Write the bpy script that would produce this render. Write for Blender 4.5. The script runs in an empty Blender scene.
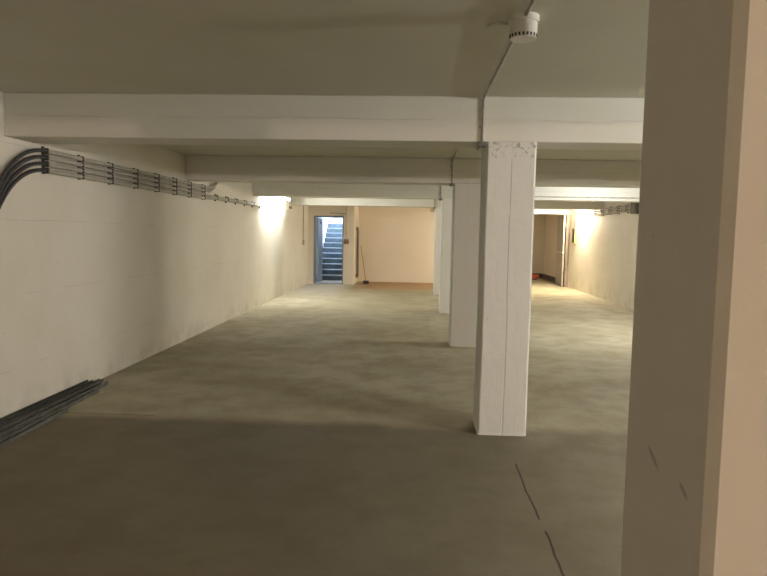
import bpy, bmesh, math, random
from mathutils import Vector, Matrix
random.seed(7)
SC = bpy.context.scene
COL = SC.collection
PI = math.pi

# ------------------------------------------------------------------ place dimensions (metres)
XL, XR = -3.3045, 4.95            # long side walls
YB = -6.0                         # wall behind the camera
YDOOR, YBACK = 19.98, 21.4        # door wall, niche back wall
XBLK = -1.86                      # right side of the projecting door wall block
HC, HB = 2.67, 2.325              # ceiling, underside of the beams
XC, WC, DC = 0.547, 0.385, 0.40   # column left side, width, depth
ROWS = [1.170, 5.107, 9.213, 13.098, 17.205]

# ------------------------------------------------------------------ materials
def new_mat(name):
    m = bpy.data.materials.new(name); m.use_nodes = True
    nt = m.node_tree
    return m, nt, nt.nodes, nt.links, nt.nodes['Principled BSDF']

def mathn(N, L, op, a, b=None, c=None, clamp=False):
    n = N.new('ShaderNodeMath'); n.operation = op; n.use_clamp = clamp
    for i, v in enumerate((a, b, c)):
        if v is None: continue
        if isinstance(v, (int, float)): n.inputs[i].default_value = v
        else: L.new(v, n.inputs[i])
    return n.outputs[0]

def ramp(N, L, src, lo, hi, to0=0.0, to1=1.0, smooth=True):
    n = N.new('ShaderNodeMapRange'); n.interpolation_type = 'SMOOTHSTEP' if smooth else 'LINEAR'
    L.new(src, n.inputs['Value'])
    n.inputs['From Min'].default_value = lo; n.inputs['From Max'].default_value = hi
    n.inputs['To Min'].default_value = to0; n.inputs['To Max'].default_value = to1
    return n.outputs['Result']

def noise(N, L, vec, scale, detail=4, rough=.55, stretch=None):
    if stretch:
        mp = N.new('ShaderNodeMapping'); mp.inputs['Scale'].default_value = stretch
        L.new(vec, mp.inputs['Vector']); vec = mp.outputs[0]
    n = N.new('ShaderNodeTexNoise'); n.inputs['Scale'].default_value = scale
    n.inputs['Detail'].default_value = detail; n.inputs['Roughness'].default_value = rough
    L.new(vec, n.inputs['Vector'])
    return n.outputs['Fac']

def mix(N, L, fac, a, b):
    n = N.new('ShaderNodeMix'); n.data_type = 'RGBA'
    if isinstance(fac, (int, float)): n.inputs['Factor'].default_value = fac
    else: L.new(fac, n.inputs['Factor'])
    for i, v in ((6, a), (7, b)):
        if isinstance(v, tuple): n.inputs[i].default_value = (*v, 1)
        else: L.new(v, n.inputs[i])
    return n.outputs[2]

def painted(name, base, dirty, seam_axis=None, seam_step=0.5, amount=.35, bump=.12, rough=.75, specks=True, lowstain=None, seam_dark=.25, seam_off=0.0, chips=False):
    """painted rough concrete: mottled paint, faint board seams, little pits"""
    m, nt, N, L, B = new_mat(name)
    g = N.new('ShaderNodeNewGeometry'); pos = g.outputs['Position']
    sx = N.new('ShaderNodeSeparateXYZ'); L.new(pos, sx.inputs[0])
    big = ramp(N, L, noise(N, L, pos, .9, 5, .6), .35, .72)
    c = mix(N, L, mathn(N, L, 'MULTIPLY', big, amount), base, dirty)
    fine = noise(N, L, pos, 22, 4, .6)
    c = mix(N, L, ramp(N, L, fine, .3, .75, 0, .12), c, dirty)
    h = noise(N, L, pos, 9, 6, .6)
    if seam_axis is not None:
        a = sx.outputs[seam_axis]
        wob = mathn(N, L, 'MULTIPLY', mathn(N, L, 'SUBTRACT', noise(N, L, pos, 1.3, 2), .5), .03)
        t = mathn(N, L, 'ADD', mathn(N, L, 'ADD', a, seam_off), wob)
        fr = mathn(N, L, 'PINGPONG', t, seam_step / 2)
        line = ramp(N, L, fr, .002, .008, 1, 0)
        brk = ramp(N, L, noise(N, L, pos, 2.1, 3), .25 if chips else .45, .4 if chips else .58)
        line = mathn(N, L, 'MULTIPLY', line, brk)
        c = mix(N, L, mathn(N, L, 'MULTIPLY', line, seam_dark), c, (.16, .14, .10))
        h = mathn(N, L, 'SUBTRACT', h, mathn(N, L, 'MULTIPLY', line, .6))
    if specks:
        v = N.new('ShaderNodeTexVoronoi'); v.inputs['Scale'].default_value = 5.5; L.new(pos, v.inputs['Vector'])
        pit = ramp(N, L, v.outputs['Distance'], .02, .045, 1, 0)
        pit = mathn(N, L, 'MULTIPLY', pit, ramp(N, L, noise(N, L, pos, 1.7, 2), .55, .62))
        c = mix(N, L, mathn(N, L, 'MULTIPLY', pit, .5), c, (.12, .10, .07))
        h = mathn(N, L, 'SUBTRACT', h, mathn(N, L, 'MULTIPLY', pit, .5))
    if chips:
        zb = ramp(N, L, mathn(N, L, 'ABSOLUTE', mathn(N, L, 'SUBTRACT', sx.outputs[2], 2.27)), .03, .09, 1, 0)
        ck = mathn(N, L, 'MULTIPLY', zb, ramp(N, L, noise(N, L, pos, 26, 4, .7), .55, .62))
        streak = ramp(N, L, noise(N, L, pos, 1, 4, .65, (60, 60, 2.2)), .60, .68)
        streak = mathn(N, L, 'MULTIPLY', streak, ramp(N, L, sx.outputs[2], 1.6, 2.2, .25, .8))
        ck = mathn(N, L, 'MAXIMUM', ck, mathn(N, L, 'MULTIPLY', streak, .6))
        c = mix(N, L, mathn(N, L, 'MULTIPLY', ck, .7), c, (.22, .19, .13))
        h = mathn(N, L, 'SUBTRACT', h, ck)
    if lowstain:
        zz = ramp(N, L, sx.outputs[2], 0, lowstain, 1, 0)
        st = mathn(N, L, 'MULTIPLY', zz, ramp(N, L, noise(N, L, pos, 2.4, 6, .65), .42, .66))
        c = mix(N, L, mathn(N, L, 'MULTIPLY', st, .28), c, (.30, .22, .13))
    L.new(c, B.inputs['Base Color'])
    bp = N.new('ShaderNodeBump'); bp.inputs['Strength'].default_value = bump; bp.inputs['Distance'].default_value = .02
    L.new(h, bp.inputs['Height']); L.new(bp.outputs[0], B.inputs['Normal'])
    B.inputs['Roughness'].default_value = rough
    B.inputs['Specular IOR Level'].default_value = .3
    return m

def plain(name, col, rough=.5, metal=0, var=.15, scale=14):
    m, nt, N, L, B = new_mat(name)
    tc = N.new('ShaderNodeTexCoord')
    n = noise(N, L, tc.outputs['Object'], scale, 4, .6)
    c = mix(N, L, ramp(N, L, n, .3, .7), tuple(x * (1 - var) for x in col), tuple(min(1, x * (1 + var)) for x in col))
    L.new(c, B.inputs['Base Color'])
    B.inputs['Roughness'].default_value = rough; B.inputs['Metallic'].default_value = metal
    return m

def emissive(name, col, strength):
    m, nt, N, L, B = new_mat(name)
    B.inputs['Base Color'].default_value = (.9, .9, .9, 1)
    B.inputs['Emission Color'].default_value = (*col, 1)
    B.inputs['Emission Strength'].default_value = strength
    return m

WALLP = painted('wall_paint', (.78, .745, .655), (.66, .60, .47), seam_axis=2, seam_step=.62, amount=.4, lowstain=.35, seam_dark=.14, seam_off=.2)
WALLR = painted('right_wall_paint', (.78, .745, .655), (.66, .60, .47), seam_axis=2, seam_step=.52, amount=.4, lowstain=.6, seam_dark=.2, bump=.25)
WARMP = painted('end_wall_paint', (.80, .72, .61), (.73, .64, .51), amount=.4, specks=False)
CEILP = painted('ceiling_paint', (.62, .605, .51), (.54, .52, .41), amount=.5, specks=False, bump=.06)
BEAMP = painted('beam_paint', (.74, .73, .66), (.66, .63, .53), seam_axis=2, seam_step=.42, amount=.35, seam_dark=.18, bump=.12, seam_off=.03)
COLP = painted('column_paint', chips=True, base=(.73, .725, .68), dirty=(.64, .62, .54), seam_axis=0, seam_step=.385, amount=.3, seam_dark=.35, bump=.25, seam_off=.385 - .74)

COLQ = painted('smooth_column_paint', (.78, .77, .72), (.68, .65, .56), seam_axis=0, seam_step=.385, amount=.3, seam_dark=.08, bump=.12, seam_off=.385 - .74)
PILP = painted('near_column_paint', (.78, .76, .70), (.68, .64, .54), amount=.3, bump=.12)
def scuffs(m, marks):
    nt = m.node_tree; N, L = nt.nodes, nt.links
    B = N['Principled BSDF']; c = B.inputs['Base Color'].links[0].from_socket
    g = N.new('ShaderNodeNewGeometry'); s = N.new('ShaderNodeSeparateXYZ'); L.new(g.outputs['Position'], s.inputs[0])
    for (y, z, a, ln, wd) in marks:
        dy = mathn(N, L, 'SUBTRACT', s.outputs[1], y); dz = mathn(N, L, 'SUBTRACT', s.outputs[2], z)
        u = mathn(N, L, 'ADD', mathn(N, L, 'MULTIPLY', dy, math.cos(a) / ln), mathn(N, L, 'MULTIPLY', dz, math.sin(a) / ln))
        v = mathn(N, L, 'ADD', mathn(N, L, 'MULTIPLY', dy, -math.sin(a) / wd), mathn(N, L, 'MULTIPLY', dz, math.cos(a) / wd))
        r = mathn(N, L, 'ADD', mathn(N, L, 'MULTIPLY', u, u), mathn(N, L, 'MULTIPLY', v, v))
        c = mix(N, L, ramp(N, L, r, .2, 1, .45, 0), c, (.16, .12, .09))
    L.new(c, B.inputs['Base Color'])
scuffs(PILP, [(1.44, 1.11, .45, .045, .009), (1.275, 1.10, .45, .03, .008)])

def floor_mat():
    m, nt, N, L, B = new_mat('concrete_floor')
    g = N.new('ShaderNodeNewGeometry'); pos = g.outputs['Position']
    s = N.new('ShaderNodeSeparateXYZ'); L.new(pos, s.inputs[0]); X, Y = s.outputs[0], s.outputs[1]
    n1 = ramp(N, L, noise(N, L, pos, .55, 6, .62), .32, .68)
    n2 = ramp(N, L, noise(N, L, pos, 2.6, 6, .65), .35, .68)
    n3 = noise(N, L, pos, 30, 4, .6)
    c = mix(N, L, n1, (.375, .335, .225), (.49, .45, .335))
    c = mix(N, L, mathn(N, L, 'MULTIPLY', n2, .44), c, (.24, .205, .125))
    c = mix(N, L, ramp(N, L, n3, .35, .7, 0, .2), c, (.26, .24, .16))
    # the floor nearest the camera is mixed darker, up to the joint on the column line
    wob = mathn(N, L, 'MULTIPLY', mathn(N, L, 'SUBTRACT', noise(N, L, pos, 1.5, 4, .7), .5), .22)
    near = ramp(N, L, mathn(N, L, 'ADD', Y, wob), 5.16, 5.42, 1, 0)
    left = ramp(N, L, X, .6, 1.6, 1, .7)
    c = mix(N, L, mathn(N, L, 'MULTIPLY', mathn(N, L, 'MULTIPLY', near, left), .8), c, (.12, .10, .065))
    # floor colour mixed redder before the niche
    red = mathn(N, L, 'MULTIPLY', ramp(N, L, Y, 17.9, 19.2), ramp(N, L, mathn(N, L, 'ADD', X, wob), -1.9, -1.3))
    red = mathn(N, L, 'MULTIPLY', red, ramp(N, L, X, .9, 1.1, 1, 0))
    c = mix(N, L, mathn(N, L, 'MULTIPLY', red, .6), c, (.42, .23, .12))
    pale = mathn(N, L, 'MULTIPLY', ramp(N, L, Y, 15.5, 18.5), ramp(N, L, X, -1.7, -2.3, 0, 1))  # daylight from the stair door, painted into the floor colour as a whitish patch
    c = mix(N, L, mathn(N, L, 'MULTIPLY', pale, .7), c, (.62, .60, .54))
    # slab joints on the column lines, partly filled
    def joint(coord, at, other, o_hi, seed, w=.006, o_lo=None, wobble=.05):
        p = mathn(N, L, 'MULTIPLY', mathn(N, L, 'SUBTRACT', noise(N, L, pos, 1.1 + seed, 3, .7), .5), wobble)
        d = mathn(N, L, 'ABSOLUTE', mathn(N, L, 'SUBTRACT', mathn(N, L, 'ADD', coord, p), at))
        l = ramp(N, L, d, w * .5, w * 1.5, 1, 0)
        l = mathn(N, L, 'MULTIPLY', l, ramp(N, L, other, o_hi, o_hi + .04, 1, 0))
        if o_lo is not None: l = mathn(N, L, 'MULTIPLY', l, ramp(N, L, other, o_lo - .02, o_lo))
        return l
    j1 = joint(X, .745, Y, 4.45, .3)
    gap = ramp(N, L, mathn(N, L, 'ABSOLUTE', mathn(N, L, 'SUBTRACT', Y, 3.50)), .05, .09)
    j1 = mathn(N, L, 'MULTIPLY', j1, gap)
    j2 = joint(Y, 5.36, X, -2.22, 0, .006, -3.05, .03)
    j = mathn(N, L, 'MAXIMUM', j1, j2)
    c = mix(N, L, mathn(N, L, 'MULTIPLY', j, .85), c, (.03, .025, .02))
    # small dark spots
    v = N.new('ShaderNodeTexVoronoi'); v.inputs['Scale'].default_value = 1.6; L.new(pos, v.inputs['Vector'])
    sp = mathn(N, L, 'MULTIPLY', ramp(N, L, v.outputs['Distance'], .015, .05, 1, 0), ramp(N, L, noise(N, L, pos, .9, 1), .5, .6))
    c = mix(N, L, mathn(N, L, 'MULTIPLY', sp, .5), c, (.09, .08, .055))
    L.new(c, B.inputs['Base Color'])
    L.new(ramp(N, L, n2, 0, 1, .72, .85), B.inputs['Roughness'])
    B.inputs['Specular IOR Level'].default_value = .15
    bp = N.new('ShaderNodeBump'); bp.inputs['Strength'].default_value = .15; bp.inputs['Distance'].default_value = .01
    h = mathn(N, L, 'SUBTRACT', mathn(N, L, 'ADD', n3, mathn(N, L, 'MULTIPLY', n2, .6)), mathn(N, L, 'MULTIPLY', j, 2))
    L.new(h, bp.inputs['Height']); L.new(bp.outputs[0], B.inputs['Normal'])
    return m
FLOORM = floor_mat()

GREYPIPE = plain('grey_conduit', (.40, .38, .32), .5)
BLACKCAB = plain('black_cable', (.045, .045, .05), .45)
CLAMPM = plain('dark_clamp', (.07, .065, .055), .6)
WHITEP = plain('white_plastic', (.74, .72, .64), .45, var=.05)
DARKP = plain('dark_plastic', (.035, .03, .025), .6)
STEEL = plain('dark_steel', (.085, .083, .075), .5, .35, .3)
STEEL2 = plain('grey_steel', (.15, .15, .135), .5, .35, .3)
DOORG = plain('door_grey_blue', (.36, .40, .48), .45, var=.06)
FRAMEG = plain('frame_grey_blue', (.22, .25, .29), .5, var=.1)
STAIRW = plain('stairwell_white', (.85, .87, .9), .8, var=.03, scale=2)
STAIRC = plain('stair_concrete', (.135, .175, .205), .8, var=.2, scale=5)
NOSE = plain('stair_nosing', (.62, .68, .74), .5, var=.05)
YELLOW = plain('yellow_box', (.85, .55, .06), .5, var=.05)
REDBRN = plain('reddish_brown', (.20, .12, .08), .5)
ORANGE = plain('orange_red', (.62, .14, .06), .6)
BROWN = plain('broom_wood', (.33, .22, .12), .6)
GALV = plain('galvanised', (.42, .39, .33), .45, .3, .12, 5)
MATDARK = plain('dark_skirting', (.10, .09, .075), .8)
SHEET = plain('sheet_grey', (.17, .17, .16), .5, .1, .15)
EM_WHITE = emissive('tube_glow', (1.0, 1.0, .98), 240)
EM_SOFT = emissive('tube_glow_soft', (1.0, 1.0, 1.0), 1300)
EM_LOW = emissive('tube_glow_low', (1.0, 1.0, 1.0), 420)
EM_WARM = emissive('bulb_glow', (1.0, .84, .64), 2000)
EM_MID = emissive('ceiling_tube_glow', (1.0, 1.0, 1.0), 80)
EM_PINK = emissive('bulb_glow_pinkish', (1.0, .76, .62), 2000)

# ------------------------------------------------------------------ mesh helpers
def bm_box(bm, x0, x1, y0, y1, z0, z1, bev=0, seg=1, M=None):
    r = bmesh.ops.create_cube(bm, size=1)
    vs = r['verts']
    for v in vs:
        v.co = Vector(((x0 + x1) / 2 + v.co.x * (x1 - x0), (y0 + y1) / 2 + v.co.y * (y1 - y0), (z0 + z1) / 2 + v.co.z * (z1 - z0)))
    if bev:
        es = list({e for v in vs for e in v.link_edges})
        nv = bmesh.ops.bevel(bm, geom=es, offset=bev, segments=seg, affect='EDGES', profile=.5)['verts']
        vs = nv
    if M is not None:
        allv = set(vs)
        for v in allv: v.co = M @ v.co

def bm_cyl(bm, p, axis, r, h, seg=24, r2=None):
    """cylinder from p along axis (unit Vector) of height h"""
    axis = Vector(axis).normalized()
    M = Matrix.Translation(Vector(p) + axis * h / 2) @ axis.to_track_quat('Z', 'Y').to_matrix().to_4x4()
    bmesh.ops.create_cone(bm, cap_ends=True, segments=seg, radius1=r, radius2=r if r2 is None else r2, depth=h, matrix=M)

def bm_tube(bm, pts, r, seg=10):
    pts = [Vector(p) for p in pts]
    rings = []
    up = None
    for i, p in enumerate(pts):
        t = (pts[min(i + 1, len(pts) - 1)] - pts[max(i - 1, 0)]).normalized()
        if up is None:
            up = Vector((0, 0, 1)) if abs(t.z) < .9 else Vector((1, 0, 0))
        a = t.cross(up)
        if a.length < 1e-4: a = t.cross(Vector((1, 0, 0)))
        a.normalize(); b = a.cross(t).normalized(); up = b
        rings.append([bm.verts.new(p + (a * math.cos(2 * PI * k / seg) + b * math.sin(2 * PI * k / seg)) * r) for k in range(seg)])
    for u, v in zip(rings, rings[1:]):
        for k in range(seg):
            bm.faces.new((u[k], u[(k + 1) % seg], v[(k + 1) % seg], v[k]))
    bm.faces.new(rings[0][::-1]); bm.faces.new(rings[-1])

def bend(pts, rad=.05, n=6):
    """round the corners of a polyline"""
    pts = [Vector(p) for p in pts]; out = [pts[0]]
    for a, b, c in zip(pts, pts[1:], pts[2:]):
        d1 = (a - b); d2 = (c - b); k = min(rad, d1.length * .45, d2.length * .45)
        p0 = b + d1.normalized() * k; p1 = b + d2.normalized() * k
        for i in range(n + 1):
            t = i / n
            out.append(p0 * (1 - t) ** 2 + b * 2 * t * (1 - t) + p1 * t ** 2)
    out.append(pts[-1]); return out

def obj(name, bm, mat, parent=None, smooth=False):
    me = bpy.data.meshes.new(name)
    bmesh.ops.recalc_face_normals(bm, faces=bm.faces)
    bm.to_mesh(me); bm.free()
    me.materials.append(mat)
    if smooth:
        for p in me.polygons: p.use_smooth = True
        try: me.set_sharp_from_angle(angle=math.radians(35))
        except Exception: pass
    o = bpy.data.objects.new(name, me); COL.objects.link(o)
    if parent:
        o.parent = parent
        o.matrix_parent_inverse = Matrix.Identity(4)
        loc = parent.location
        for v in me.vertices: v.co -= loc
    return o

def tag(o, label, cat, group=None):
    o['label'] = label; o['category'] = cat
    if group: o['group'] = group
    return o

def thing(name, label, cat, loc=(0, 0, 0), group=None):
    o = bpy.data.objects.new(name, None); COL.objects.link(o); o.location = loc
    o.empty_display_size = .1
    return tag(o, label, cat, group)

def single(name, bm, mat, label, cat, group=None, smooth=False):
    return tag(obj(name, bm, mat, None, smooth), label, cat, group)

def structure(name, mat, *boxes, parent=None):
    bm = bmesh.new()
    for b in boxes: bm_box(bm, *b)
    o = obj(name, bm, mat, parent)
    if parent is None: o['kind'] = 'structure'
    return o

def copy_tree(root, off, label=None, group=None):
    c = root.copy(); COL.objects.link(c); c.location = root.location + Vector(off)
    if label: c['label'] = label
    if group: c['group'] = group
    for ch in root.children:
        d = ch.copy(); COL.objects.link(d); d.parent = c
        for g in ch.children:
            e = g.copy(); COL.objects.link(e); e.parent = d
    return c

# ------------------------------------------------------------------ the shell
T = .3
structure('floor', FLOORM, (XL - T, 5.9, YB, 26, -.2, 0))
structure('ceiling', CEILP, (XL - T, 5.9, YB, YDOOR, HC, HC + .2), (XBLK, 5.9, YDOOR, 26, HC, HC + .2))
structure('wall_left', WALLP, (XL - T, XL, YB, YDOOR, 0, HC))
structure('wall_right', WALLR, (XR, XR + T, YB, 21.5, 0, HC))
structure('wall_rear', WALLP, (XL - T, XR + T, YB - T, YB, 0, HC))
# door wall: a block standing 1.4 m forward of the niche wall, with the stair door in it
DX0, DX1, DH = -3.12, -2.19, 2.12
structure('wall_door_block', WARMP,
          (XL - T, DX0, YDOOR, YDOOR + .2, 0, HC), (DX1, XBLK, YDOOR, YDOOR + .2, 0, HC),
          (DX0, DX1, YDOOR, YDOOR + .2, DH, HC), (XBLK - .2, XBLK, YDOOR + .2, YBACK, 0, HC))
structure('wall_niche_back', WARMP, (XBLK - .2, 1.3, YBACK, YBACK + .2, 0, HC))
# room beyond the right bay
structure('wall_far_room', WARMP, (.9, 5.9, 25.4, 25.6, 0, HC), (5.05, 5.3, 21.5, 25.4, 0, HC), (1.1, 1.3, YBACK + .2, 25.4, 0, HC))
structure('baseboard_far_room', MATDARK, (1.3, 5.05, 25.37, 25.4, 0, .16), (5.02, 5.05, 21.6, 25.37, 0, .16))
# header across the mouth of that room
structure('trim_header', BEAMP, (1.3, XR, 21.0, 21.4, HB, HC))

# stairwell behind the door
SX0, SX1 = -3.28, -2.05
structure('wall_stairwell', STAIRW,
          (SX0 - .2, SX0, YDOOR + .2, 27.4, 0, 4.6),
          (SX1, SX1 + .15, YBACK + .2, 27.4, 0, 4.6), (SX1, SX1 + .02, YDOOR + .2, YBACK + .2, 0, HC + .2),
          (SX0, SX1, 27.2, 27.4, 0, 4.6))
structure('ceiling_stairwell', STAIRW, (SX0 - .2, SX1 + .15, YDOOR + .2, 22.6, HC, HC + .2))
st = thing('staircase', 'grey concrete stair climbing into daylight behind the open door', 'stairs', ((SX0 + SX1) / 2, 21.6, 0))
NS, RISE, RUN = 11, .178, .28
for k in range(NS):
    y = 21.6 + RUN * k; z = RISE * (k + 1)
    bm = bmesh.new(); bm_box(bm, SX0 + .001, SX1 - .001, y, y + RUN + (0 if k < NS - 1 else 2.5), max(0.001, z - 2 * RISE), z - .012)
    s = obj('step', bm, STAIRC, st)
    bm = bmesh.new(); bm_box(bm, SX0 + .001, SX1 - .001, y - .02, y + RUN - .03, z - .02, z)
    obj('tread', bm, NOSE, s)
    # sub-part coordinates follow the step
    s.children[0].location = (0, 0, 0)
    for v in s.children[0].data.vertices: v.co -= st.location

# ------------------------------------------------------------------ beams
beam_names = {
    1.170: 'white painted concrete beam overhead across the column nearest the camera',
    5.107: 'wide pale concrete beam nearest in view, with a conduit drop and crack lines',
    9.213: 'second concrete beam, dark olive in shade, behind the first pale one',
    13.098: 'third concrete beam, brightly lit in the bay with the right wall',
    17.205: 'farthest concrete beam, brightly lit just beyond the tube lamp on the left wall'}
for y in ROWS:
    bm = bmesh.new(); bm_box(bm, XL, XR, y + .002, y + DC - .002, HB, HC, .006)
    single('concrete_beam', bm, BEAMP, beam_names[y], 'beam', 'concrete beams across the hall')

# ------------------------------------------------------------------ columns
col_names = {
    1.170: 'huge concrete column closest to the camera, half dark face and half pink-lit face',
    5.107: 'white board-marked concrete column standing alone with its whole front face visible',
    9.213: 'second free column back, just behind the white board-marked one',
    13.098: 'narrow-looking pale column, third in the receding row, behind the second column',
    17.205: 'farthest and smallest-looking pale column, before the orange niche wall'}
for y in ROWS:
    bm = bmesh.new()
    ch = .0185 if y < 2 else .014
    # slightly irregular shaft built of stacked chamfered rings
    rings = []; zs = [0, .02, .5, 1.0, 1.5, 2.0, 2.28, HB]
    random.seed(int(y * 10))
    def ring(z, j):
        x0, x1, y0, y1 = XC - (.006 if z < .03 else 0) + j * .3, XC + WC + j * .3, y + j * .3, y + (DC if y > 2 else .463)
        c = ch
        return [(x0 + c, y0), (x1 - c, y0), (x1, y0 + c), (x1, y1 - c), (x1 - c, y1), (x0 + c, y1), (x0, y1 - c), (x0, y0 + c)]
    for z in zs:
        j = random.uniform(-.008, .008) if y > 2 else 0
        rings.append([bm.verts.new((a, b, z)) for a, b in ring(z, j)])
    for u, v in zip(rings, rings[1:]):
        for k in range(8): bm.faces.new((u[k], u[(k + 1) % 8], v[(k + 1) % 8], v[k]))
    bm.faces.new(rings[0][::-1]); bm.faces.new(rings[-1])
    single('concrete_column', bm, PILP if y < 2 else COLP if y < 6 else COLQ, col_names[y], 'column', 'row of concrete columns')

# ------------------------------------------------------------------ ceiling conduit along the column row
XP = .512
pts = [(XP, 1.75, HC - .014)]
for i, y in enumerate(ROWS[1:]):
    pts += [(XP, y - .012, HC - .014), (XP, y - .012, HB - .014), (XP, y + DC + .012, HB - .014), (XP, y + DC + .012, HC - .014)]
pts.append((XP, 19.4, HC - .014))
cd = thing('ceiling_conduit', 'thin dark conduit along the ceiling, wrapping each beam beside the column row', 'conduit', (XP, 5.1, HC))
bm = bmesh.new(); bm_tube(bm, bend(pts, .025, 4), .0095, 8)
obj('pipe', bm, GREYPIPE, cd, True)
for y in ROWS[1:]:
    for z in (HB + .11, HB + .24):
        bm = bmesh.new(); bm_box(bm, XP - .03, XP + .012, y - .018, y + .012, z - .006, z + .006, .002)
        obj('saddle_clip', bm, GREYPIPE, cd)
    bm = bmesh.new(); bm_box(bm, XP - .035, XP + .03, y - .02, y + .06, HB - .035, HB - .0, .004)
    obj('elbow_box', bm, SHEET, cd)
for y in (2.2, 2.8, 4.0, 4.6):
    bm = bmesh.new(); bm_box(bm, XP - .012, XP + .012, y - .007, y + .007, HC - .024, HC, .002)
    obj('saddle_clip', bm, GREYPIPE, cd)

# smoke detector
SX, SY = .512, 3.28
sd = thing('smoke_detector', 'white cylindrical smoke detector with dark slots hanging from the ceiling', 'smoke detector', (SX, SY, HC))
bm = bmesh.new(); bm_cyl(bm, (SX, SY, HC - .03), (0, 0, 1), .074, .03, 40)
obj('base', bm, WHITEP, sd, True)
bm = bmesh.new(); bm_cyl(bm, (SX, SY, HC - .105), (0, 0, 1), .067, .075, 40)
bm_cyl(bm, (SX, SY, HC - .109), (0, 0, 1), .062, .004, 40, .066)
obj('housing', bm, WHITEP, sd, True)
bm = bmesh.new()
for k in range(22):
    a = 2 * PI * k / 22
    M = Matrix.Translation((SX, SY, 0)) @ Matrix.Rotation(a, 4, 'Z')
    bm_box(bm, .0655, .0685, -.0045, .0045, HC - .105, HC - .090, 0, 1, M)
obj('slot_ring', bm, DARKP, sd)
bm = bmesh.new(); bm_cyl(bm, (.415, 3.42, HC - .012), (0, 0, 1), .062, .012, 32)
single('ceiling_cover_plate', bm, CEILP, 'faint round painted cover plate on the ceiling left of the smoke detector', 'cover plate', smooth=True)

# ------------------------------------------------------------------ left wall conduits
XW = XL + .035
ZC = [2.275, 2.218, 2.161, 2.104]
what = ['topmost', 'second from the top', 'third from the top', 'lowest']
CLAMPS = [5.63, 6.24, 6.86, 7.49, 8.12, 8.73, 9.31, 9.93, 10.57, 11.18, 11.79, 12.41, 13.01, 13.62]
for i, z in enumerate(ZC):
    t = thing('wall_conduit', f'grey conduit with black bent end on the left wall, {what[i]} of four', 'conduit', (XW, 5.63, z), 'conduits on the left wall')
    bm = bmesh.new()
    if i < 2:
        ye = 9.95
        run = [(XW, 5.63, z), (XW, ye, z)]
        r = .26 - i * .04
        for k in range(1, 10):
            a = k / 9 * PI / 2
            run.append((XW + .03 * k / 9, ye + .15 + (.62 - i * .08) * math.sin(a), z + (HC - z) * (1 - math.cos(a))))
        bm_tube(bm, run, .022, 10)
    else:
        bm_tube(bm, [(XW, 5.63, z), (XW, 9.9, z), (XW, 10.5, z - .012 + .035 * (i - 2)), (XW, 13.75, z - .0 + .035 * (i - 2))], .022, 10)
    obj('pipe', bm, GREYPIPE, t, True)
    bm = bmesh.new(); pts = [(XW, 5.64, z)]
    R = .60 + (3 - i) * -.0
    xo = 0
    for k in range(0, 13):
        a = math.radians(52) * k / 12
        pts.append((XW + xo * k / 12, 5.62 - .80 * math.sin(a), z - .80 * (1 - math.cos(a))))
    yy, zz = pts[-1][1], pts[-1][2]
    zend = .03 + .045 * (3 - i)
    pts.append((XW + xo, yy - (zz - zend) / math.tan(math.radians(52)), zend))
    bm_tube(bm, pts, .017, 10)
    obj('bent_cable', bm, BLACKCAB, t, True)
for n, y in enumerate(CLAMPS):
    big = y < 10.1
    z0, z1 = (2.075, 2.315) if big else (2.085, 2.20)
    lab = 'dark clamp rail with four clamps across the conduits on the long left wall' if big else 'short dark clamp pair on the two far conduits of the long left wall'
    if n == 0: lab = 'first dark clamp rail on the left wall, where the black bent cables end'
    t = thing('clamp_rail', lab, 'pipe clamp', (XL, y, z0), 'clamp rails of the left wall conduits')
    bm = bmesh.new(); bm_box(bm, XL, XL + .02, y - .014, y + .014, z0, z1, .002)
    obj('rail', bm, CLAMPM, t)
    for i, z in enumerate(ZC):
        if not big and i < 2: continue
        zz = z if big else z + .035 * (i - 2)
        bm = bmesh.new(); bm_box(bm, XL + .012, XL + .062, y - .011, y + .011, zz - .026, zz + .026, .006, 2)
        obj('clamp', bm, CLAMPM, t)

# ------------------------------------------------------------------ tube lamps (long wall batten)
def tube_lamp(x, sgn, y0, y1, z, em, label, group=None):
    t = thing('wall_lamp', label, 'lamp', (x, (y0 + y1) / 2, z), group)
    bm = bmesh.new(); bm_box(bm, *sorted((x, x + sgn * .045)), y0 - .06, y1 + .06, z - .04, z + .04, .006)
    obj('batten', bm, WHITEP, t)
    for yy in (y0 - .03, y1 + .01):
        bm = bmesh.new(); bm_box(bm, *sorted((x + sgn * .045, x + sgn * .175)), yy - .0, yy + .02, z - .03, z + .03, .004)
        obj('end_holder', bm, WHITEP, t)
    bm = bmesh.new(); bm_cyl(bm, (x + sgn * .15, y0, z), (0, 1, 0), .02, y1 - y0, 16)
    obj('tube', bm, em, t, True)
    return t
tube_lamp(XL, 1, 13.85, 16.15, 2.41, EM_WHITE, 'glowing white fluorescent tube lamp on the long left wall', )
t = thing('ceiling_lamp', 'fluorescent tube lamp on the ceiling of the right bay, just before the third beam', 'lamp', (3.5, 12.0, HC))
bm = bmesh.new(); bm_box(bm, 2.8, 4.2, 11.96, 12.04, HC - .04, HC, .006); obj('batten', bm, WHITEP, t)
for xx in (2.83, 4.14):
    bm = bmesh.new(); bm_box(bm, xx, xx + .03, 11.97, 12.03, HC - .11, HC - .04, .004); obj('end_holder', bm, WHITEP, t)
bm = bmesh.new(); bm_cyl(bm, (2.86, 12.0, HC - .085), (1, 0, 0), .02, 1.28, 16); obj('tube', bm, EM_MID, t, True)
bm = bmesh.new(); bm_tube(bm, [(XC + WC + .1, 13.098, 2.392), (XR - .02, 13.098, 2.392)], .012, 8)
single('beam_conduit', bm, GREYPIPE, 'thin grey conduit running level along the brightly lit beam face of the right bay', 'conduit', smooth=True)
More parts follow.
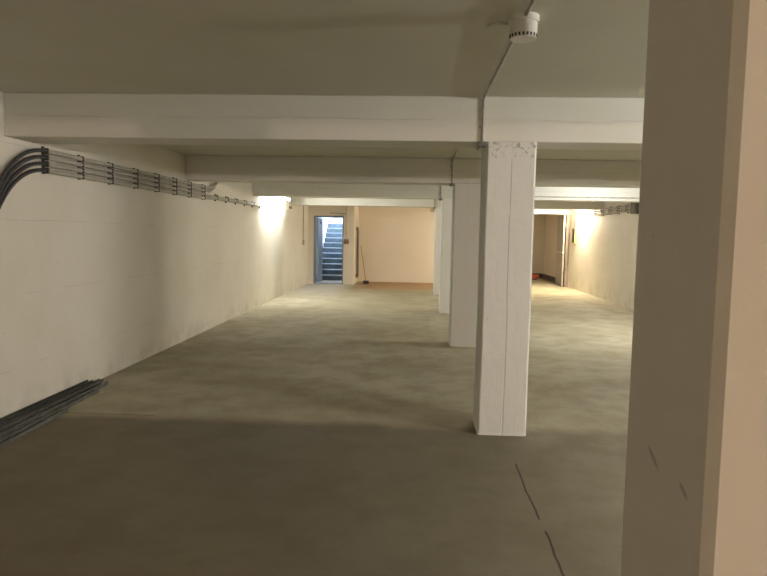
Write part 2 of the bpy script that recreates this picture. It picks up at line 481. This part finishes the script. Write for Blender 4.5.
tube_lamp(XR, -1, 9.5, 10.7, 2.28, EM_LOW, 'fluorescent tube lamp on the right wall between the second and third beams')
tube_lamp(XR, -1, 2.55, 3.15, 2.28, EM_SOFT, 'fluorescent tube lamp on the right wall beside the nearest column')

def bulkhead(x, sgn, y, z, em, label):
    t = thing('wall_lamp', label, 'lamp', (x, y, z))
    bm = bmesh.new(); bm_cyl(bm, (x, y, z), (sgn, 0, 0), .11, .03, 28)
    obj('base', bm, WHITEP, t, True)
    bm = bmesh.new()
    bmesh.ops.create_uvsphere(bm, u_segments=24, v_segments=12, radius=1, matrix=Matrix.Translation((x + sgn * .09, y, z)) @ Matrix.Diagonal((.07, .085, .085, 1)))
    obj('glass_globe', bm, em, t, True)
    return t
bulkhead(XR, -1, 19.2, 2.2, EM_WARM, 'glaring warm bulkhead lamp high on the right wall near the far doorway')
bulkhead(XR, -1, -5.0, 2.1, EM_PINK, 'warm bulkhead lamp on the right wall behind the camera')

# ------------------------------------------------------------------ bits around the left lamp and left wall end
t = thing('hanging_cable', 'white looped cable hanging at the end of the left wall tube lamp', 'cable', (XL, 16.4, 2.3))
bm = bmesh.new()
bm_tube(bm, bend([(XL + .05, 15.75, 2.27), (XL + .08, 16.0, 2.16), (XL + .08, 16.4, 2.16), (XL + .05, 16.6, 2.28), (XL + .03, 16.62, 2.45), (XL + .03, 16.62, HC)], .14, 6), .013, 8)
obj('cable', bm, WHITEP, t, True)
bm = bmesh.new(); bm_box(bm, XL, XL + .05, 16.55, 16.7, 2.5, 2.6, .006)
obj('cable_box', bm, WHITEP, t)
bm = bmesh.new(); bm_box(bm, XL, XL + .05, 16.9, 17.15, 2.215, 2.275, .006)
single('junction_box', bm, BROWN, 'small brown junction box under the farthest beam on the left wall', 'junction box')
t = thing('wall_switch', 'light switch below a thin vertical conduit near the stair doorway', 'switch', (XL, 19.05, 1.2))
bm = bmesh.new(); bm_tube(bm, [(XL + .015, 19.05, 1.36), (XL + .015, 19.05, HC - .01)], .014, 8)
obj('conduit', bm, plain('rosy_conduit', (.45, .33, .25), .5), t, True)
bm = bmesh.new(); bm_box(bm, XL, XL + .05, 18.98, 19.12, 1.22, 1.37, .008, 2)
sw = obj('switch_box', bm, plain('pinkish_box', (.50, .38, .30), .5), t)
bm = bmesh.new(); bm_box(bm, XL + .05, XL + .058, 19.02, 19.08, 1.26, 1.33, .002)
obj('rocker', bm, WHITEP, t)

# ------------------------------------------------------------------ stair door
bm = bmesh.new()
for b in ((DX0, DX0 + .055, YDOOR - .02, YDOOR + .22, 0, DH), (DX1 - .035, DX1, YDOOR - .02, YDOOR + .22, 0, DH), (DX0 + .055, DX1 - .035, YDOOR - .02, YDOOR + .22, DH - .05, DH)):
    bm_box(bm, *b, .003)
d = obj('door_1', bm, FRAMEG); d['kind'] = 'structure'; d['label'] = 'blue grey steel door and frame at the foot of the daylit stair'
bm = bmesh.new(); bm_box(bm, DX0 + .055, DX1 - .035, YDOOR - .03, YDOOR + .22, 0, .05, .004); obj('threshold', bm, DOORG, d)
ang = math.radians(88)
hx, hy = DX0 + .06, YDOOR + .22
M = Matrix.Translation((hx, hy, 0)) @ Matrix.Rotation(ang, 4, 'Z')
bm = bmesh.new(); bm_box(bm, 0, .84, -.04, 0, .03, DH - .06, .003, 1, M); dl = obj('leaf', bm, DOORG, d)
bm = bmesh.new(); bm_box(bm, .74, .80, -.055, -.04, .98, 1.16, .003, 1, M); obj('handle_plate', bm, STEEL2, dl)
bm = bmesh.new(); bm_box(bm, .66, .79, -.095, -.078, 1.08, 1.10, .005, 2, M); bm_box(bm, .77, .79, -.09, -.055, 1.08, 1.10, 0, 1, M); obj('handle', bm, STEEL2, dl)
bm = bmesh.new(); bm_cyl(bm, M @ Vector((.42, -.04, 1.92)), M.to_3x3() @ Vector((0, -1, 0)), .035, .02, 16); obj('door_stop', bm, DARKP, dl)
bm = bmesh.new(); bm_box(bm, -2.50, -2.25, YDOOR - .07, YDOOR - .02, DH - .055, DH - .005, .006)
obj('closer', bm, STEEL, d)

t = thing('socket_box', 'cream socket box with dark reddish plugs beside the stair door, below a conduit', 'socket', (-2.1, YDOOR, 1.3))
bm = bmesh.new(); bm_tube(bm, [(-2.115, YDOOR - .014, 1.52), (-2.115, YDOOR - .014, HC - .01)], .012, 8); obj('conduit', bm, plain('rosy_pipe', (.45, .36, .30), .5), t, True)
bm = bmesh.new(); bm_tube(bm, [(-2.115, YDOOR - .014, 2.19), (-2.62, YDOOR - .014, 2.21)], .014, 8); obj('side_conduit', bm, GREYPIPE, t, True)
bm = bmesh.new(); bm_box(bm, -2.20, -2.0, YDOOR - .07, YDOOR, 1.36, 1.52, .012, 2); obj('box', bm, WHITEP, t)
bm = bmesh.new(); bm_box(bm, -2.16, -2.11, YDOOR - .11, YDOOR - .07, 1.27, 1.42, .01, 2); obj('plug', bm, REDBRN, t)
bm = bmesh.new(); bm_box(bm, -2.08, -2.03, YDOOR - .11, YDOOR - .07, 1.29, 1.42, .01, 2); obj('plug', bm, REDBRN, t)
bm = bmesh.new(); bm_box(bm, -2.17, -2.02, YDOOR - .06, YDOOR - .0, 1.26, 1.36, .01, 2); obj('socket', bm, BROWN, t)

# grey upright rail on the side of the door block, broom beside it
t = thing('steel_rail', 'tall dark grey steel rail fixed upright on the side of the door wall block', 'rail', (XBLK, 20.7, .15))
bm = bmesh.new(); bm_box(bm, XBLK + .03, XBLK + .08, 20.6, 20.85, .22, 1.72, .006); obj('rail', bm, STEEL2, t)
for z in (.17, 1.68):
    bm = bmesh.new(); bm_box(bm, XBLK, XBLK + .08, 20.62, 20.78, z, z + .12, .006); obj('bracket', bm, BROWN, t)
t = thing('broom', 'broom with thin wooden stick leaning on the niche wall, dark head on the floor', 'broom', (-1.5, 20.3, 0))
bm = bmesh.new(); bm_tube(bm, [(-1.50, 20.36, .06), (-1.765, 21.36, 1.19)], .012, 8); obj('stick', bm, BROWN, t, True)
bm = bmesh.new()
M = Matrix.Translation((-1.50, 20.33, 0)) @ Matrix.Rotation(.3, 4, 'Z')
bm_box(bm, -.09, .09, -.03, .03, .055, .11, .012, 2, M); obj('head', bm, DARKP, t)
bm = bmesh.new(); bm_box(bm, -.085, .085, -.04, .04, .002, .06, .006, 1, M); obj('bristles', bm, DARKP, t)

# ------------------------------------------------------------------ right wall equipment
t = thing('electrical_box', 'dark grey electrical box high on the right wall at the near end of the conduits', 'electrical box', (XR, 14.6, 2.13))
bm = bmesh.new(); bm_box(bm, XR - .14, XR, 14.38, 14.75, 2.14, 2.44, .01, 2); bx = obj('housing', bm, STEEL2, t)
bm = bmesh.new(); bm_box(bm, XR - .155, XR - .14, 14.41, 14.72, 2.17, 2.41, .006); obj('cover', bm, SHEET, t)
bm = bmesh.new(); bm_cyl(bm, (XR - .07, 14.35, 2.22), (0, 1, 0), .035, .04, 12); obj('gland', bm, SHEET, t)
wr = ['top', 'middle', 'bottom']
for i, z in enumerate((2.35, 2.29, 2.23)):
    bm = bmesh.new(); bm_tube(bm, [(XR - .04, 14.73, z), (XR - .04, 18.35 - .25 * i, z - .03)], .024, 10)
    single('wall_conduit', bm, GREYPIPE, f'grey conduit on the right wall beyond the dark box, {wr[i]} of the three', 'conduit', 'conduits on the right wall', True)
for y in (15.3, 15.95, 16.6, 17.25, 17.9):
    t = thing('clamp_rail', 'dark clamp rail on the right wall holding the three conduits', 'pipe clamp', (XR, y, 2.2), 'clamp rails of the right wall conduits')
    bm = bmesh.new(); bm_box(bm, XR - .02, XR, y - .015, y + .015, 2.17, 2.39, .002); obj('rail', bm, CLAMPM, t)
    for z in (2.35, 2.29, 2.23):
        zz = z - .03 * (y - 14.7) / 3.5
        bm = bmesh.new(); bm_box(bm, XR - .068, XR - .012, y - .012, y + .012, zz - .027, zz + .027, .006); obj('clamp', bm, CLAMPM, t)
t = thing('yellow_box', 'yellow box with dark front hanging on the right wall below the warm lamp', 'box', (XR, 20.3, 1.42))
bm = bmesh.new(); bm_box(bm, XR - .05, XR, 20.0, 20.3, 1.42, 1.88, .006); obj('housing', bm, YELLOW, t)
bm = bmesh.new(); bm_box(bm, XR - .068, XR - .05, 20.01, 20.29, 1.43, 1.87, .004); obj('lid', bm, DARKP, t)
bm = bmesh.new(); bm_tube(bm, [(XR - .03, 20.15, 1.88), (XR - .05, 20.13, 1.98), (XR - .03, 20.16, 2.1)], .012, 8); obj('cord', bm, DARKP, t)

# steel door at the mouth of the far room
bm = bmesh.new(); bm_box(bm, 4.84, XR, 20.9, 21.0, 0, HB, .006); t = obj('door_2', bm, plain('brown_post', (.24, .19, .15), .6)); t['kind'] = 'structure'; t['label'] = 'sheet steel door standing open at the far room opening'
for z in (.4, 1.9):
    bm = bmesh.new(); bm_cyl(bm, (4.83, 20.9, z), (0, 0, 1), .015, .12, 12); obj('hinge', bm, STEEL2, t)
M = Matrix.Translation((4.80, 20.90, 0)) @ Matrix.Rotation(math.radians(85), 4, 'Z')
bm = bmesh.new(); bm_box(bm, 0, 1.5, 0, .045, .02, HB - .02, .004, 1, M); lf = obj('leaf', bm, GALV, t)
bm = bmesh.new(); bm_box(bm, -.005, 1.505, -.012, .057, 1.08, 1.12, 0, 1, M); obj('cross_bar', bm, WHITEP, lf)
# things on the far room floor
bm = bmesh.new(); bm_box(bm, 4.35, 4.78, 24.7, 25.0, 0, .15, .015, 2)
single('orange_box', bm, ORANGE, 'low orange red box on the floor of the far room', 'box')
bm = bmesh.new(); bm_box(bm, 4.2, 4.55, 23.9, 24.05, 0, .03, .008, 2)
single('floor_board', bm, DARKP, 'small dark board on the far room floor before the orange box', 'board')

# ------------------------------------------------------------------ steel bars on the floor along the left wall
bars = [  # x, y0, y1, w, h, z, turn, colour, label
    (-3.245, 3.6, 6.40, .085, .040, 0, .000, STEEL, 'dark steel channel on the floor tight against the left wall, under another bar'),
    (-3.255, 3.4, 6.30, .06, .030, .040, .002, STEEL, 'dark steel bar lying on top of the channel against the left wall'),
    (-3.155, 3.7, 6.40, .075, .040, 0, .006, STEEL2, 'grey steel channel second out from the left wall in the floor pile'),
    (-3.170, 3.5, 6.36, .045, .030, .040, .008, STEEL, 'thin dark bar lying on the second channel of the pile'),
    (-3.085, 3.9, 6.10, .050, .030, 0, .014, STEEL2, 'third steel channel out from the left wall, ending slightly askew'),
    (-3.022, 3.2, 5.40, .055, .028, 0, .030, STEEL2, 'outermost shorter steel bar of the floor pile by the left wall'),
]
for x, y0, y1, w, h, z, a, m, lab in bars:
    t = None
    M = Matrix.Translation((x, y1, z)) @ Matrix.Rotation(a * 1.0, 4, 'Z')
    bm = bmesh.new()
    L_ = y1 - y0; th = .006
    # U profile: web below, two flanges
    prof = [(-w / 2, 0), (w / 2, 0), (w / 2, h), (w / 2 - th, h), (w / 2 - th, th), (-w / 2 + th, th), (-w / 2 + th, h), (-w / 2, h)]
    A = [bm.verts.new(M @ Vector((px, -L_, pz))) for px, pz in prof]
    B_ = [bm.verts.new(M @ Vector((px, 0, pz))) for px, pz in prof]
    for k in range(8): bm.faces.new((A[k], A[(k + 1) % 8], B_[(k + 1) % 8], B_[k]))
    bm.faces.new(A); bm.faces.new(B_[::-1])
    single('steel_channel', bm, m, lab, 'steel bar', 'steel bars piled by the left wall')

# ------------------------------------------------------------------ daylight outside the stair
w = bpy.data.worlds.new('daylight'); SC.world = w; w.use_nodes = True
bg = w.node_tree.nodes['Background']; bg.inputs[0].default_value = (.70, .84, 1.0, 1); bg.inputs[1].default_value = 16

# ------------------------------------------------------------------ camera
f, pi_, ya, ro = 644.594, .084, .0461, .0179
P = __import__('mathutils')
fw = Vector((-math.sin(ya) * math.cos(pi_), math.cos(ya) * math.cos(pi_), -math.sin(pi_)))
rt = Vector((math.cos(ya), math.sin(ya), 0)); up = rt.cross(fw)
r2 = rt * math.cos(ro) + up * math.sin(ro); u2 = up * math.cos(ro) - rt * math.sin(ro)
cam = bpy.data.cameras.new('camera'); co = bpy.data.objects.new('camera', cam); COL.objects.link(co)
co.matrix_world = Matrix(((r2.x, u2.x, -fw.x, 0), (r2.y, u2.y, -fw.y, 0), (r2.z, u2.z, -fw.z, 1.6), (0, 0, 0, 1)))
cam.sensor_fit = 'HORIZONTAL'; cam.sensor_width = 36; cam.lens = f * 36 / 767; cam.clip_start = .05
SC.camera = co
SC.view_settings.view_transform = 'Standard'; SC.view_settings.look = 'None'
SC.view_settings.exposure = 0; SC.view_settings.gamma = 1; SC.view_settings.use_curve_mapping = False
